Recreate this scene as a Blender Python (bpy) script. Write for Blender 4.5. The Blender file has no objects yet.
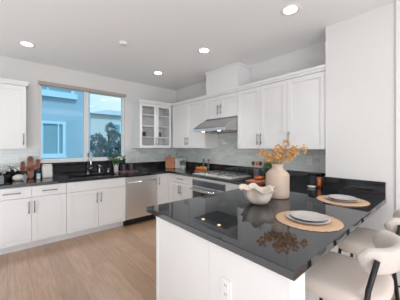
import bpy, bmesh, math, random
from mathutils import Vector, Matrix
random.seed(7)
sc = bpy.context.scene
C = sc.collection
PI = math.pi

# ------------------------------------------------------------------ camera, world, sun, added room fill lights, exposure
cam_d = bpy.data.cameras.new('camera')
cam = bpy.data.objects.new('camera', cam_d); C.objects.link(cam)
cam.location = (0, 0, 1.407)
cam.rotation_euler = (math.radians(90), 0, math.radians(-41.114))
cam_d.sensor_width = 36
cam_d.lens = 36 * 220.23 / 400
cam_d.shift_y = -3.74 / 400
cam_d.clip_start = 0.02
sc.camera = cam

sc.view_settings.view_transform = 'Standard'
sc.view_settings.look = 'None'
sc.view_settings.gamma = 1
sc.view_settings.use_curve_mapping = False
sc.view_settings.exposure = 0.22

world = bpy.data.worlds.new('sky'); sc.world = world
world.use_nodes = True
wn, wl = world.node_tree.nodes, world.node_tree.links
wn.clear()
wo = wn.new('ShaderNodeOutputWorld'); wb = wn.new('ShaderNodeBackground')
wt = wn.new('ShaderNodeTexCoord'); wm = wn.new('ShaderNodeMapping'); wnz = wn.new('ShaderNodeTexNoise'); wr = wn.new('ShaderNodeValToRGB')
wm.inputs['Scale'].default_value = (1, 1, 3.5)
wnz.inputs['Scale'].default_value = 3.2; wnz.inputs['Detail'].default_value = 5
wr.color_ramp.elements[0].position = .38; wr.color_ramp.elements[0].color = (.50, .74, .84, 1)
wr.color_ramp.elements[1].position = .62; wr.color_ramp.elements[1].color = (.86, .90, .90, 1)
wl.new(wt.outputs['Generated'], wm.inputs[0]); wl.new(wm.outputs[0], wnz.inputs[0])
wl.new(wnz.outputs[0], wr.inputs[0]); wl.new(wr.outputs[0], wb.inputs[0]); wl.new(wb.outputs[0], wo.inputs[0])
wb.inputs['Strength'].default_value = 1.1

def light(name, kind, loc, rot, energy, color=(1, 1, 1), **kw):
    d = bpy.data.lights.new(name, kind); d.energy = energy; d.color = color
    for k, v in kw.items(): setattr(d, k, v)
    o = bpy.data.objects.new(name, d); C.objects.link(o); o.location = loc; o.rotation_euler = rot
    return o
light('sunlight', 'SUN', (0, -8, 10), (math.radians(42), 0, math.radians(14)), 2.1, (1, .98, .95), angle=.02)
# added unseen area lights, standing in for window daylight behind and left of camera
light('fill_rear', 'AREA', (-.9, -3.85, 1.45), (math.radians(98), 0, 0), 108, (.88, .94, 1), shape='RECTANGLE', size=3.3, size_y=2.2)
light('fill_left', 'AREA', (-2.45, 1.2, 1.4), (math.radians(98), 0, math.radians(-90)), 3, (.88, .94, 1), shape='RECTANGLE', size=4.5, size_y=2.1)

light('fill_uplight_rear', 'AREA', (-.6, -1.6, .04), (math.radians(180), 0, 0), 46, (.87, .935, 1), shape='RECTANGLE', size=3.6, size_y=4.0)  # unseen uplight added behind the camera to brighten the ceiling
light('fill_uplight_left', 'AREA', (-1.3, 1.9, .04), (math.radians(180), 0, 0), 27, (.90, .95, 1), shape='RECTANGLE', size=2.1, size_y=3.8)  # second added uplight, out of view at left, lifts ceiling and walls
light('fill_overhead', 'AREA', (1.0, -1.1, 2.72), (0, 0, 0), 12, (.92, .96, 1), shape='RECTANGLE', size=2.8, size_y=1.6)  # added overhead fill without a fixture, brightens stools and near floor

# ------------------------------------------------------------------ helpers
def lin(c):
    return tuple(((v / 255) / 12.92 if v / 255 <= .04045 else ((v / 255 + .055) / 1.055) ** 2.4) for v in c)

def mat(name, rgb, rough=.5, metal=0, spec=.5, noise=0, nscale=20, bump=0, bscale=60, stretch=(1, 1, 1), coat=0, emit=0, sheen=0):
    m = bpy.data.materials.new(name); m.use_nodes = True
    nt = m.node_tree; b = nt.nodes['Principled BSDF']
    c = lin(rgb)
    b.inputs['Base Color'].default_value = (*c, 1)
    b.inputs['Roughness'].default_value = rough
    b.inputs['Metallic'].default_value = metal
    b.inputs['Specular IOR Level'].default_value = spec
    b.inputs['Coat Weight'].default_value = coat
    b.inputs['Sheen Weight'].default_value = sheen
    if emit:
        b.inputs['Emission Color'].default_value = (*c, 1); b.inputs['Emission Strength'].default_value = emit
    tc = nt.nodes.new('ShaderNodeTexCoord'); mp = nt.nodes.new('ShaderNodeMapping')
    mp.inputs['Scale'].default_value = stretch
    nt.links.new(tc.outputs['Object'], mp.inputs[0])
    nz = nt.nodes.new('ShaderNodeTexNoise'); nz.inputs['Scale'].default_value = nscale; nz.inputs['Detail'].default_value = 4
    nt.links.new(mp.outputs[0], nz.inputs[0])
    mx = nt.nodes.new('ShaderNodeMixRGB')
    k = max(noise, .015)
    mx.inputs[1].default_value = (*[v * (1 - k) for v in c], 1); mx.inputs[2].default_value = (*[min(1, v * (1 + k)) for v in c], 1)
    nt.links.new(nz.outputs[0], mx.inputs[0]); nt.links.new(mx.outputs[0], b.inputs['Base Color'])
    if bump:
        n2 = nt.nodes.new('ShaderNodeTexNoise'); n2.inputs['Scale'].default_value = bscale; n2.inputs['Detail'].default_value = 3
        nt.links.new(mp.outputs[0], n2.inputs[0])
        bp = nt.nodes.new('ShaderNodeBump'); bp.inputs['Strength'].default_value = bump; bp.inputs['Distance'].default_value = .01
        nt.links.new(n2.outputs[0], bp.inputs['Height']); nt.links.new(bp.outputs[0], b.inputs['Normal'])
    return m

def brick_mat(name, c1, c2, mortar, bw, rh, ms, axes, rough, bumpd=.003, offset=.5, grain=0, rvar=0, coat=0, spec=.5):
    """axes: which object coordinates drive brick length and brick rows, e.g. 'XZ'"""
    m = bpy.data.materials.new(name); m.use_nodes = True
    nt = m.node_tree; N = nt.nodes.new; L = nt.links.new; b = nt.nodes['Principled BSDF']
    tc = N('ShaderNodeTexCoord'); sp = N('ShaderNodeSeparateXYZ'); cb = N('ShaderNodeCombineXYZ')
    L(tc.outputs['Object'], sp.inputs[0]); L(sp.outputs[axes[0]], cb.inputs[0]); L(sp.outputs[axes[1]], cb.inputs[1])
    br = N('ShaderNodeTexBrick'); L(cb.outputs[0], br.inputs[0])
    br.offset = offset
    br.inputs['Color1'].default_value = (*lin(c1), 1); br.inputs['Color2'].default_value = (*lin(c2), 1); br.inputs['Mortar'].default_value = (*lin(mortar), 1)
    br.inputs['Scale'].default_value = 1; br.inputs['Mortar Size'].default_value = ms; br.inputs['Mortar Smooth'].default_value = .2
    br.inputs['Brick Width'].default_value = bw; br.inputs['Row Height'].default_value = rh
    col = br.outputs['Color']
    if grain:
        mp = N('ShaderNodeMapping'); mp.inputs['Scale'].default_value = (2.2, 26, 1); L(cb.outputs[0], mp.inputs[0])
        nz = N('ShaderNodeTexNoise'); nz.inputs['Scale'].default_value = 1.6; nz.inputs['Detail'].default_value = 7; nz.inputs['Distortion'].default_value = .6
        L(mp.outputs[0], nz.inputs[0])
        rp = N('ShaderNodeValToRGB'); rp.color_ramp.elements[0].position = .3; rp.color_ramp.elements[0].color = (1 - grain,) * 3 + (1,)
        rp.color_ramp.elements[1].position = .7; rp.color_ramp.elements[1].color = (1, 1, 1, 1)
        L(nz.outputs[0], rp.inputs[0])
        mx = N('ShaderNodeMixRGB'); mx.blend_type = 'MULTIPLY'; mx.inputs[0].default_value = 1
        L(col, mx.inputs[1]); L(rp.outputs[0], mx.inputs[2]); col = mx.outputs[0]
    L(col, b.inputs['Base Color'])
    b.inputs['Roughness'].default_value = rough
    b.inputs['Coat Weight'].default_value = coat; b.inputs['Coat Roughness'].default_value = .25; b.inputs['Coat IOR'].default_value = 1.5 if coat < .9 else 1.8
    b.inputs['Specular IOR Level'].default_value = spec
    iv = N('ShaderNodeMath'); iv.operation = 'SUBTRACT'; iv.inputs[0].default_value = 1; L(br.outputs['Fac'], iv.inputs[1])
    bp = N('ShaderNodeBump'); bp.inputs['Strength'].default_value = .6; bp.inputs['Distance'].default_value = bumpd
    L(iv.outputs[0], bp.inputs['Height']); L(bp.outputs[0], b.inputs['Normal'])
    return m

def glass_mat(name, tint=(1, 1, 1), refl=.06, rough=0.0):
    m = bpy.data.materials.new(name); m.use_nodes = True
    nt = m.node_tree; nt.nodes.remove(nt.nodes['Principled BSDF']); N = nt.nodes.new
    o = nt.nodes['Material Output']; t = N('ShaderNodeBsdfTransparent'); g = N('ShaderNodeBsdfGlossy'); mx = N('ShaderNodeMixShader')
    t.inputs[0].default_value = (*tint, 1); g.inputs['Roughness'].default_value = rough
    mx.inputs[0].default_value = refl
    nt.links.new(t.outputs[0], mx.inputs[1]); nt.links.new(g.outputs[0], mx.inputs[2]); nt.links.new(mx.outputs[0], o.inputs[0])
    return m

def fleck_mat(name):
    m = bpy.data.materials.new(name); m.use_nodes = True
    nt = m.node_tree; b = nt.nodes['Principled BSDF']; N = nt.nodes.new; L = nt.links.new
    tc = N('ShaderNodeTexCoord'); v = N('ShaderNodeTexVoronoi'); v.inputs['Scale'].default_value = 260
    r = N('ShaderNodeValToRGB'); r.color_ramp.elements[0].position = .0; r.color_ramp.elements[0].color = (.075, .082, .09, 1)
    r.color_ramp.elements[1].position = .22; r.color_ramp.elements[1].color = (.017, .019, .023, 1)
    L(tc.outputs['Object'], v.inputs[0]); L(v.outputs['Distance'], r.inputs[0]); L(r.outputs[0], b.inputs['Base Color'])
    b.inputs['Roughness'].default_value = .02; b.inputs['IOR'].default_value = 1.66
    return m

def B(bm, x0, x1, y0, y1, z0, z1):
    vs = [bm.verts.new((x, y, z)) for x in (x0, x1) for y in (y0, y1) for z in (z0, z1)]
    for f in ((0, 1, 3, 2), (4, 6, 7, 5), (0, 4, 5, 1), (2, 3, 7, 6), (0, 2, 6, 4), (1, 5, 7, 3)):
        bm.faces.new([vs[i] for i in f])
    return bm

def lathe(bm, prof, c=(0, 0, 0), n=32, caps=True, fn=None):
    rings = []
    for r, z in prof:
        ring = []
        for i in range(n):
            a = 2 * PI * i / n
            p = Vector((c[0] + r * math.cos(a), c[1] + r * math.sin(a), c[2] + z))
            if fn: p = fn(p, a, r, z)
            ring.append(bm.verts.new(p))
        rings.append(ring)
    for k in range(len(rings) - 1):
        for i in range(n):
            j = (i + 1) % n
            bm.faces.new((rings[k][i], rings[k][j], rings[k + 1][j], rings[k + 1][i]))
    if caps:
        bm.faces.new(list(reversed(rings[0]))); bm.faces.new(rings[-1])
    return bm

def tube(bm, pts, r, n=8, r2=None):
    pts = [Vector(p) for p in pts]
    rings = []
    prev = None
    for k, p in enumerate(pts):
        d = (pts[min(k + 1, len(pts) - 1)] - pts[max(k - 1, 0)]).normalized()
        up = prev if prev is not None else (Vector((0, 0, 1)) if abs(d.z) < .9 else Vector((1, 0, 0)))
        u = d.cross(up).normalized() if d.cross(up).length > 1e-6 else Vector((1, 0, 0))
        w = u.cross(d).normalized(); prev = w
        rr = r if r2 is None else r + (r2 - r) * k / (len(pts) - 1)
        rings.append([bm.verts.new(p + rr * (math.cos(2 * PI * i / n) * u + math.sin(2 * PI * i / n) * w)) for i in range(n)])
    for k in range(len(rings) - 1):
        for i in range(n):
            j = (i + 1) % n
            bm.faces.new((rings[k][i], rings[k][j], rings[k + 1][j], rings[k + 1][i]))
    bm.faces.new(rings[0]); bm.faces.new(list(reversed(rings[-1])))
    return bm

def cells(xs, ys, inside, z0, z1):
    """one closed slab made of the grid cells whose centre is inside()"""
    bm = bmesh.new(); V = {}
    def v(i, j, z):
        k = (i, j, z)
        if k not in V: V[k] = bm.verts.new((xs[i], ys[j], z))
        return V[k]
    ok = lambda i, j: 0 <= i < len(xs) - 1 and 0 <= j < len(ys) - 1 and inside((xs[i] + xs[i + 1]) / 2, (ys[j] + ys[j + 1]) / 2)
    for i in range(len(xs) - 1):
        for j in range(len(ys) - 1):
            if not ok(i, j): continue
            bm.faces.new((v(i, j, z1), v(i + 1, j, z1), v(i + 1, j + 1, z1), v(i, j + 1, z1)))
            bm.faces.new((v(i, j, z0), v(i, j + 1, z0), v(i + 1, j + 1, z0), v(i + 1, j, z0)))
            for (di, dj, a, b) in ((-1, 0, (i, j), (i, j + 1)), (1, 0, (i + 1, j), (i + 1, j + 1)), (0, -1, (i, j), (i + 1, j)), (0, 1, (i, j + 1), (i + 1, j + 1))):
                if not ok(i + di, j + dj):
                    bm.faces.new((v(*a, z0), v(*b, z0), v(*b, z1), v(*a, z1)))
    return bm

def obj(name, bm, m, parent=None, smooth=False, bevel=0, subsurf=0):
    """links a mesh given in world coordinates; a child keeps those coordinates whatever its thing's origin"""
    bmesh.ops.recalc_face_normals(bm, faces=bm.faces)
    me = bpy.data.meshes.new(name); bm.to_mesh(me); bm.free()
    me.materials.append(m)
    if smooth:
        for p in me.polygons: p.use_smooth = True
    o = bpy.data.objects.new(name, me); C.objects.link(o)
    if parent is not None:
        o.parent = parent
        if parent.parent is None: o.location = -Vector(parent.location)
    if bevel:
        b = o.modifiers.new('bevel', 'BEVEL'); b.width = bevel; b.segments = 2; b.limit_method = 'ANGLE'; b.angle_limit = math.radians(50)
    if subsurf:
        s = o.modifiers.new('sub', 'SUBSURF'); s.levels = subsurf; s.render_levels = subsurf
    return o

def tag(o, label, cat, group=None):
    o['label'] = label; o['category'] = cat
    if group: o['group'] = group
    return o

def thing(name, loc, label, cat, group=None):
    o = bpy.data.objects.new(name, None); C.objects.link(o); o.location = loc; o.empty_display_size = .1
    return tag(o, label, cat, group)

def struct(name, bm, m, parent=None, **kw):
    o = obj(name, bm, m, parent, **kw); o['kind'] = 'structure'
    return o

def centred(o, x, y, z=0):
    """moves a one-mesh thing's origin to its base"""
    o.data.transform(Matrix.Translation((-x, -y, -z))); o.location = (x, y, z)
    return o

# ------------------------------------------------------------------ materials
M = {}
M['wall'] = mat('wall_paint', (226, 224, 222), .75, spec=.2, bump=.02, bscale=200)
M['ceiling'] = mat('ceiling_paint', (243, 243, 243), .9, spec=.1)
M['white'] = mat('white_cabinet_lacquer', (232, 231, 230), .38, spec=.4)
M['cabin'] = mat('cabinet_inside', (226, 225, 222), .6)
M['trim'] = mat('white_trim', (236, 234, 231), .45)
M['stone'] = fleck_mat('dark_quartz')
M['floor'] = brick_mat('oak_planks', (196, 155, 120), (176, 138, 104), (128, 100, 80), 1.7, .19, .0015, 'YX', .36, .001, .37, grain=.28, coat=1)
M['tile_x'] = brick_mat('grey_glass_tile_back', (202, 211, 208), (226, 231, 229), (204, 205, 202), .15, .05, .002, 'XZ', .12)
M['tile_y'] = brick_mat('grey_glass_tile_side', (202, 211, 208), (226, 231, 229), (204, 205, 202), .15, .05, .002, 'YZ', .12)
M['steel'] = mat('brushed_steel', (236, 233, 230), .4, 1, noise=.06, nscale=8, stretch=(1, 1, 60), bump=.03, bscale=12)
M['steel_h'] = mat('hood_steel', (178, 176, 175), .3, 1)
M['handle'] = mat('brushed_nickel', (158, 156, 154), .32, 1)
M['chrome'] = mat('chrome', (215, 216, 218), .12, 1)
M['black'] = mat('black_plastic', (22, 22, 24), .35)
M['blackglass'] = mat('black_oven_glass', (26, 28, 32), .05)
M['iron'] = mat('cast_iron', (140, 140, 142), .35, .5)
M['blackmetal'] = mat('black_powder_coat', (18, 17, 18), .4)
M['boucle'] = mat('cream_boucle', (226, 216, 208), .95, spec=.1, noise=.1, nscale=160, bump=.9, bscale=190, sheen=.3)
M['linen'] = mat('beige_seat_fabric', (222, 209, 199), .95, spec=.1, noise=.05, nscale=200, bump=.3, bscale=400)
M['ceramic'] = mat('cream_ceramic', (206, 184, 166), .55, noise=.05, nscale=40, bump=.08, bscale=80)
M['ceramicw'] = mat('white_ceramic', (232, 229, 224), .35, noise=.03)
M['plate'] = mat('stoneware_plate', (198, 192, 189), .4, noise=.04, nscale=30)
M['mat'] = mat('woven_straw', (214, 178, 146), .9, noise=.22, nscale=90, bump=.6, bscale=180)
M['petal'] = mat('dried_orange_petals', (212, 162, 104), .8, noise=.4, nscale=45)
M['stem'] = mat('dried_stem', (176, 140, 88), .8)
M['leaf'] = mat('green_leaf', (74, 110, 70), .6, noise=.3, nscale=40)
M['leafpale'] = mat('sage_leaf', (122, 148, 124), .7, noise=.2, nscale=40)
M['darkleaf'] = mat('dark_leaf', (36, 50, 38), .6, noise=.3)
M['petalw'] = mat('white_petals', (236, 236, 232), .7)
M['wood'] = mat('acacia_wood', (150, 92, 66), .5, noise=.3, nscale=10, stretch=(1, 1, 6))
M['walnut'] = mat('dark_walnut', (96, 58, 44), .5, noise=.2, nscale=12)
M['oak'] = mat('orange_cutting_board', (196, 128, 92), .5, noise=.25, nscale=9, stretch=(1, 1, 5))
M['copper'] = mat('copper', (206, 120, 78), .3, .75, noise=.1)
M['orange'] = mat('orange_peel', (214, 128, 60), .5, noise=.15, bump=.15, bscale=200)
M['lemon'] = mat('lemon_peel', (226, 186, 84), .5)
M['marble'] = mat('grey_marble', (204, 204, 204), .25, noise=.15, nscale=6)
M['darkcan'] = mat('charcoal_canister', (58, 60, 68), .3)
M['red'] = mat('dusky_red_tray', (150, 96, 92), .5)
M['shade'] = mat('roller_shade_fabric', (176, 166, 160), .8)
M['glass'] = glass_mat('window_glass', (.90, .97, 1), .04)
M['cglass'] = glass_mat('cabinet_glass', (.98, .985, .985), .06)
M['bottleglass'] = glass_mat('bottle_glass', (.82, .86, .84), .12)
M['plastic'] = mat('white_plastic', (236, 235, 232), .4)
M['slot'] = mat('outlet_slot', (70, 70, 70), .6)
M['lamp'] = mat('lamp_lens', (255, 250, 240), .5, emit=9)
M['hoodlamp'] = mat('hood_lamp', (255, 226, 180), .5, emit=5)
M['basket'] = mat('steel_filter', (150, 150, 150), .4, 1)
M['blue'] = mat('blue_stucco', (124, 166, 190), .9, noise=.03, nscale=4, bump=.1, bscale=30)
M['bluetrim'] = mat('pale_blue_trim', (156, 204, 228), .7)
M['bluepane'] = mat('neighbour_window_pane', (92, 148, 170), .7, noise=.1, nscale=3)
M['grey_house'] = mat('grey_stucco', (172, 196, 206), .9)
M['roof'] = mat('slate_roof', (150, 176, 192), .9)
M['foliage'] = mat('blue_green_foliage', (76, 124, 136), .8, noise=.45, nscale=3)
M['bark'] = mat('bark', (70, 66, 62), .9)
M['ground'] = mat('outside_ground', (120, 130, 120), .95, noise=.2, nscale=2)
W = M['white']

# ------------------------------------------------------------------ room
YB, XR, XP, CE = 4.361, 3.045, 2.688, 2.74
XL, YR = -2.6, -4.0
bm = bmesh.new(); B(bm, XL - .15, XR + .15, YR - .15, YB + .2, -.1, 0); struct('floor', bm, M['floor'])
bm = bmesh.new(); B(bm, XL - .15, XR + .15, YR - .15, YB + .2, CE, CE + .1); struct('ceiling', bm, M['ceiling'])
wx0, wx1, wz0, wz1 = .385, 1.785, 1.165, 2.43
bm = bmesh.new()
B(bm, XL - .15, wx0, YB, YB + .16, 0, CE); B(bm, wx1, XR + .15, YB, YB + .16, 0, CE)
B(bm, wx0, wx1, YB, YB + .16, 0, wz0); B(bm, wx0, wx1, YB, YB + .16, wz1, CE)
wall_back = struct('wall_back', bm, M['wall'])
bm = bmesh.new(); B(bm, XR, XR + .15, .93, YB, 0, CE); wall_range = struct('wall_right', bm, M['wall'])
bm = bmesh.new(); B(bm, XP, XR + .15, YR, .936, 0, CE); struct('wall_right_front', bm, M['wall'])
bm = bmesh.new(); B(bm, XL - .15, XL, YR, YB, 0, CE); struct('wall_left', bm, M['wall'])
bm = bmesh.new(); B(bm, XL, XP, YR - .15, YR, 0, CE); struct('wall_rear', bm, M['wall'])
bm = bmesh.new(); B(bm, XP - .016, XP, .24, .338, 0, CE); struct('trim_1', bm, M['trim'])
# tiles
bm = bmesh.new(); B(bm, -.3, wx0 - .01, YB - .008, YB, 1.0, 1.375); B(bm, wx1 + .01, XR, YB - .008, YB, 1.0, 1.375)
o = struct('wall_tile', bm, M['tile_x'], None)
bm = bmesh.new(); B(bm, XR - .008, XR, .936, YB - .008, 1.0, 1.375); B(bm, XR - .008, XR, 2.2, 2.97, 1.37, 1.9)
o = struct('wall_tile', bm, M['tile_y'], None)

# window: frame, mullion, panes, shade cassette, sill
bm = bmesh.new(); f = .03
B(bm, wx0, wx0 + f, YB + .04, YB + .12, wz0, wz1); B(bm, wx1 - f, wx1, YB + .04, YB + .12, wz0, wz1)
B(bm, wx0, wx1, YB + .04, YB + .12, wz0, wz0 + f); B(bm, wx0, wx1, YB + .04, YB + .12, wz1 - f, wz1)
win = struct('window_1', bm, M['trim'])
bm = bmesh.new(); B(bm, 1.045, 1.115, YB + .03, YB + .12, wz0, wz1); struct('window_mullion', bm, M['trim'], win)
for a, b in ((wx0 + f, 1.045), (1.115, wx1 - f)):
    bm = bmesh.new(); B(bm, a, b, YB + .07, YB + .076, wz0 + f, wz1 - f); struct('window_pane', bm, M['glass'], win)
bm = bmesh.new(); B(bm, wx0 - .02, wx1 + .02, YB - .035, YB + .02, wz1 - .03, wz1 + .025)
tag(obj('roller_shade_cassette', bm, M['shade'], bevel=.004), 'beige roller shade cassette along the top of the kitchen window', 'window shade')
bm = bmesh.new(); B(bm, wx0 - .02, wx1 + .02, YB - .03, YB + .05, wz0 - .03, wz0 + .004); struct('window_sill', bm, M['trim'], win)

# ------------------------------------------------------------------ cabinet builders
def mapper(axis, front):
    """(along, depth into cabinet, z) -> world; 'Y': faces -Y on the back wall, 'X': faces -X on the range wall"""
    if axis == 'Y': return lambda a0, a1, d0, d1, z0, z1: (a0, a1, front + d0, front + d1, z0, z1)
    return lambda a0, a1, d0, d1, z0, z1: (front + d0, front + d1, a0, a1, z0, z1)

def pull(parent, axis, front, a, z, length, vertical):
    bm = bmesh.new(); off = .032
    P = (lambda al, dp, zz: (al, front + dp, zz)) if axis == 'Y' else (lambda al, dp, zz: (front + dp, al, zz))
    h = length / 2
    if vertical:
        tube(bm, [P(a, -off, z - h), P(a, -off, z + h)], .0065)
        for s in (-1, 1): tube(bm, [P(a, -off, z + s * (h - .025)), P(a, .001, z + s * (h - .025))], .005)
    else:
        tube(bm, [P(a - h, -off, z), P(a + h, -off, z)], .0065)
        for s in (-1, 1): tube(bm, [P(a + s * (h - .025), -off, z), P(a + s * (h - .025), .001, z)], .005)
    return obj('handle', bm, M['handle'], parent, smooth=True)

def panel_door(parent, name, axis, front, a0, a1, z0, z1, glass=False, rail=.058, flat=False):
    g = .002; a0 += g; a1 -= g; z0 += g; z1 -= g; mp = mapper(axis, front)
    bm = bmesh.new()
    if flat: B(bm, *mp(a0, a1, 0, .02, z0, z1)); return obj(name, bm, W, parent, bevel=.0015)
    r = min(rail, (a1 - a0) * .3, (z1 - z0) * .3)
    B(bm, *mp(a0, a0 + r, 0, .02, z0, z1)); B(bm, *mp(a1 - r, a1, 0, .02, z0, z1))
    B(bm, *mp(a0 + r, a1 - r, 0, .02, z0, z0 + r)); B(bm, *mp(a0 + r, a1 - r, 0, .02, z1 - r, z1))
    if not glass: B(bm, *mp(a0 + r, a1 - r, .010, .018, z0 + r, z1 - r))
    d = obj(name, bm, W, parent, bevel=.0015)
    if glass:
        bm = bmesh.new(); B(bm, *mp(a0 + r, a1 - r, .008, .012, z0 + r, z1 - r)); obj('glass_pane', bm, M['cglass'], d)
    return d

def base_cabinet(axis, front, back, a0, a1, label, drawers, doors, handles_at=None, toe=True, group=None, false_front=False):
    mp = mapper(axis, front)
    base = (( a0 + a1) / 2, (front + back) / 2, 0) if axis == 'Y' else ((front + back) / 2, (a0 + a1) / 2, 0)
    t = thing('base_cabinet', base, label, 'kitchen cabinet', group)
    dep = back - front - .003
    bm = bmesh.new(); e = .0005; B(bm, *mp(a0 + e, a1 - e, .0205, dep, .105, .688 if false_front else .873))
    if false_front:   # open above, the sink hangs in it
        B(bm, *mp(a0 + e, a1 - e, .0205, .04, .688, .873))
        for q in (a0 + e, a1 - e - .018): B(bm, *mp(q, q + .018, .04, dep, .688, .873))
    obj('body', bm, W, t)
    if toe:
        bm = bmesh.new(); B(bm, *mp(a0, a1, .115, dep, 0, .105)); obj('toe_kick', bm, W, t)
    zt = .868
    if drawers:
        w = (a1 - a0) / drawers
        for k in range(drawers):
            d = panel_door(t, 'drawer', axis, front, a0 + k * w, a0 + (k + 1) * w, .72, zt, flat=True)
            if not false_front: pull(d, axis, front, a0 + (k + .5) * w, .795, .18 if w > .3 else .15, False)
        zt = .717
    if doors:
        w = (a1 - a0) / doors
        for k in range(doors):
            d = panel_door(t, 'door', axis, front, a0 + k * w, a0 + (k + 1) * w, .118, zt)
            hx = (a0 + (k + 1) * w - .03) if (k % 2 == 0 and doors > 1) else a0 + k * w + .03
            if handles_at: hx = handles_at[k]
            pull(d, axis, front, hx, zt - .125, .16, True)
    return t

def wall_cabinet(axis, front, back, a0, a1, z0, z1, label, doors, handles_at, glass=False, shelves=0, crown=True, end=(0, 0), group=None):
    mp = mapper(axis, front); dep = back - front - .001
    base = ((a0 + a1) / 2, (front + back) / 2, z0) if axis == 'Y' else ((front + back) / 2, (a0 + a1) / 2, z0)
    t = thing('wall_cabinet', base, label, 'kitchen cabinet', group)
    bm = bmesh.new(); e = .0005
    if glass:
        s = .019
        B(bm, *mp(a0 + e, a0 + s, .0205, dep, z0, z1)); B(bm, *mp(a1 - s, a1 - e, .0205, dep, z0, z1))
        B(bm, *mp(a0 + s, a1 - s, .0205, dep, z0, z0 + s)); B(bm, *mp(a0 + s, a1 - s, .0205, dep, z1 - s, z1))
        B(bm, *mp(a0 + s, a1 - s, dep - .01, dep, z0 + s, z1 - s))
    else: B(bm, *mp(a0 + e, a1 - e, .0205, dep, z0, z1))
    obj('body', bm, W, t)
    for k in range(shelves):
        z = z0 + (z1 - z0) * (k + 1) / (shelves + 1)
        bm = bmesh.new(); B(bm, *mp(a0 + .019, a1 - .019, .03, dep - .01, z - .009, z + .009)); obj('shelf', bm, W, t)
    w = sum(doors) if isinstance(doors, list) else None
    if not isinstance(doors, list): doors = [(a1 - a0) / doors] * doors
    a = a0
    for k, dw in enumerate(doors):
        d = panel_door(t, 'door', axis, front, a, a + dw, z0 + .003, min(z1, 2.262), glass=glass, rail=.058 if not glass else .05)
        if handles_at[k] is not None: pull(d, axis, front, handles_at[k], z0 + .14, .16, True)
        a += dw
    if crown:
        bm = bmesh.new()
        c0, c1 = a0 - end[0] * .02, a1 + end[1] * .02
        B(bm, *mp(c0 + e, c1 - e, 0, dep, z1, z1 + .03)); B(bm, *mp(c0 + e - end[0] * .012, c1 - e + end[1] * .012, -.015, dep, z1 + .03, z1 + .062))
        obj('crown_molding', bm, W, t)
    return t

FY, FX = 3.731, 2.441           # base cabinet fronts
UY, UX = 4.021, 2.705           # wall cabinet fronts
base_cabinet('Y', FY, YB, -.165, .65, 'white base cabinet with two drawers over two doors, left of the sink cabinet', 2, 2)
base_cabinet('Y', FY, YB, .65, 1.545, 'white sink base cabinet with one wide false drawer front over two doors', 1, 2, false_front=True)
base_cabinet('Y', FY, YB, 2.165, 2.44, 'narrow white corner base cabinet right of the dishwasher with one tall door', 0, 1, handles_at=[2.20])
base_cabinet('X', FX, XR, 3.045, 3.66, 'white base cabinet with drawer and two doors, left of the oven', 1, 2)
bm = bmesh.new(); B(bm, 2.4415, XR - .003, 3.6605, YB - .003, .105, .873)
tag(obj('corner_cabinet', bm, W), 'blind white corner cabinet box under the dark counter where both runs meet', 'kitchen cabinet')
base_cabinet('X', FX, XR, 1.64, 2.148, 'white base cabinet right of the oven, running behind the peninsula', 0, 1, handles_at=[1.66])

wall_cabinet('Y', UY, YB, -.29, .20, 1.37, 2.27, 'white wall cabinet with one shaker door, left of the window', 1, [.168], end=(0, 1))
wall_cabinet('Y', UY, YB, 1.945, 2.685, 1.37, 2.27, 'white wall cabinet with two glass doors, right of the window', 2, [2.29, 2.34], glass=True, shelves=3, end=(1, 0))
wall_cabinet('X', UX, XR, 2.96, 4.02, 1.37, 2.27, 'white two-door wall cabinet between glass cabinet and range hood', 2, [3.525, 3.455])
wall_cabinet('X', UX, XR, 2.21, 2.96, 1.885, 2.27, 'short white two-door wall cabinet above the range hood', 2, [2.62, 2.55])
wall_cabinet('X', UX, XR, .938, 2.21, 1.37, 2.27, 'tall white three-door wall cabinet right of the range hood', [.462, .40, .41], [1.365, 1.77, 1.83])
# boxed-in duct above the hood cabinet
t = thing('duct_cover', (2.87, 2.585, 2.335), 'white boxed duct cover above the hood cabinet, reaching the ceiling', 'duct cover')
bm = bmesh.new(); B(bm, UX, XR - .001, 2.215, 2.93, 2.3325, 2.735); obj('body', bm, W, t, bevel=.002)
bm = bmesh.new(); B(bm, UX - .012, UX, 2.2, 2.945, 2.70, 2.735); B(bm, UX, XR - .001, 2.2, 2.215, 2.70, 2.735); B(bm, UX, XR - .001, 2.93, 2.945, 2.70, 2.735)
obj('crown_molding', bm, W, t)
# things in the glass cabinet
for x, wd in ((2.115, .05), (2.49, .045)):
    bm = bmesh.new(); lathe(bm, [(.001, .004), (wd * .9, 0), (wd, .015), (wd, .10), (wd - .005, .10), (wd - .008, .02), (.001, .015)], (x, 4.2, 1.604), 24, caps=False)
    mug = obj('mug', bm, M['darkcan'], smooth=True); centred(mug, x, 4.2, 1.604)
    tag(mug, 'dark mug behind the %s glass door on the lowest inner shelf' % ('left' if x < 2.3 else 'right'), 'mug', 'dark mugs in the glass cabinet')

# ------------------------------------------------------------------ countertop (one stone run) with sink cut-out
sx0, sx1, sy0, sy1 = .735, 1.455, 3.80, 4.19
def top_in(x, y):
    if sx0 < x < sx1 and sy0 < y < sy1: return False
    if y > 3.711: return x > -.17
    if x > 2.421 and y > .936: return True
    return .849 < x < XP and .409 < y < 1.635
t = thing('countertop', (1.8, 2.0, .874), 'polished dark grey stone countertop running around the kitchen and over the peninsula', 'countertop')
xs = sorted([-.17, sx0, sx1, .849, 2.421, XP, XR - .001]); ys = sorted([.409, .936, 1.635, 3.711, sy0, sy1, YB - .001])
obj('slab', cells(xs, ys, top_in, .874, .914), M['stone'], t, bevel=.003)
bm = bmesh.new(); B(bm, -.17, XR - .02, YB - .021, YB - .001, .914, 1.065); B(bm, XR - .021, XR - .001, .957, YB - .001, .914, 1.065)
B(bm, wx0 - .02, wx1 + .02, YB - .005, YB - .001, 1.065, wz0 - .031)
obj('upstand', bm, M['stone'], t)
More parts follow.
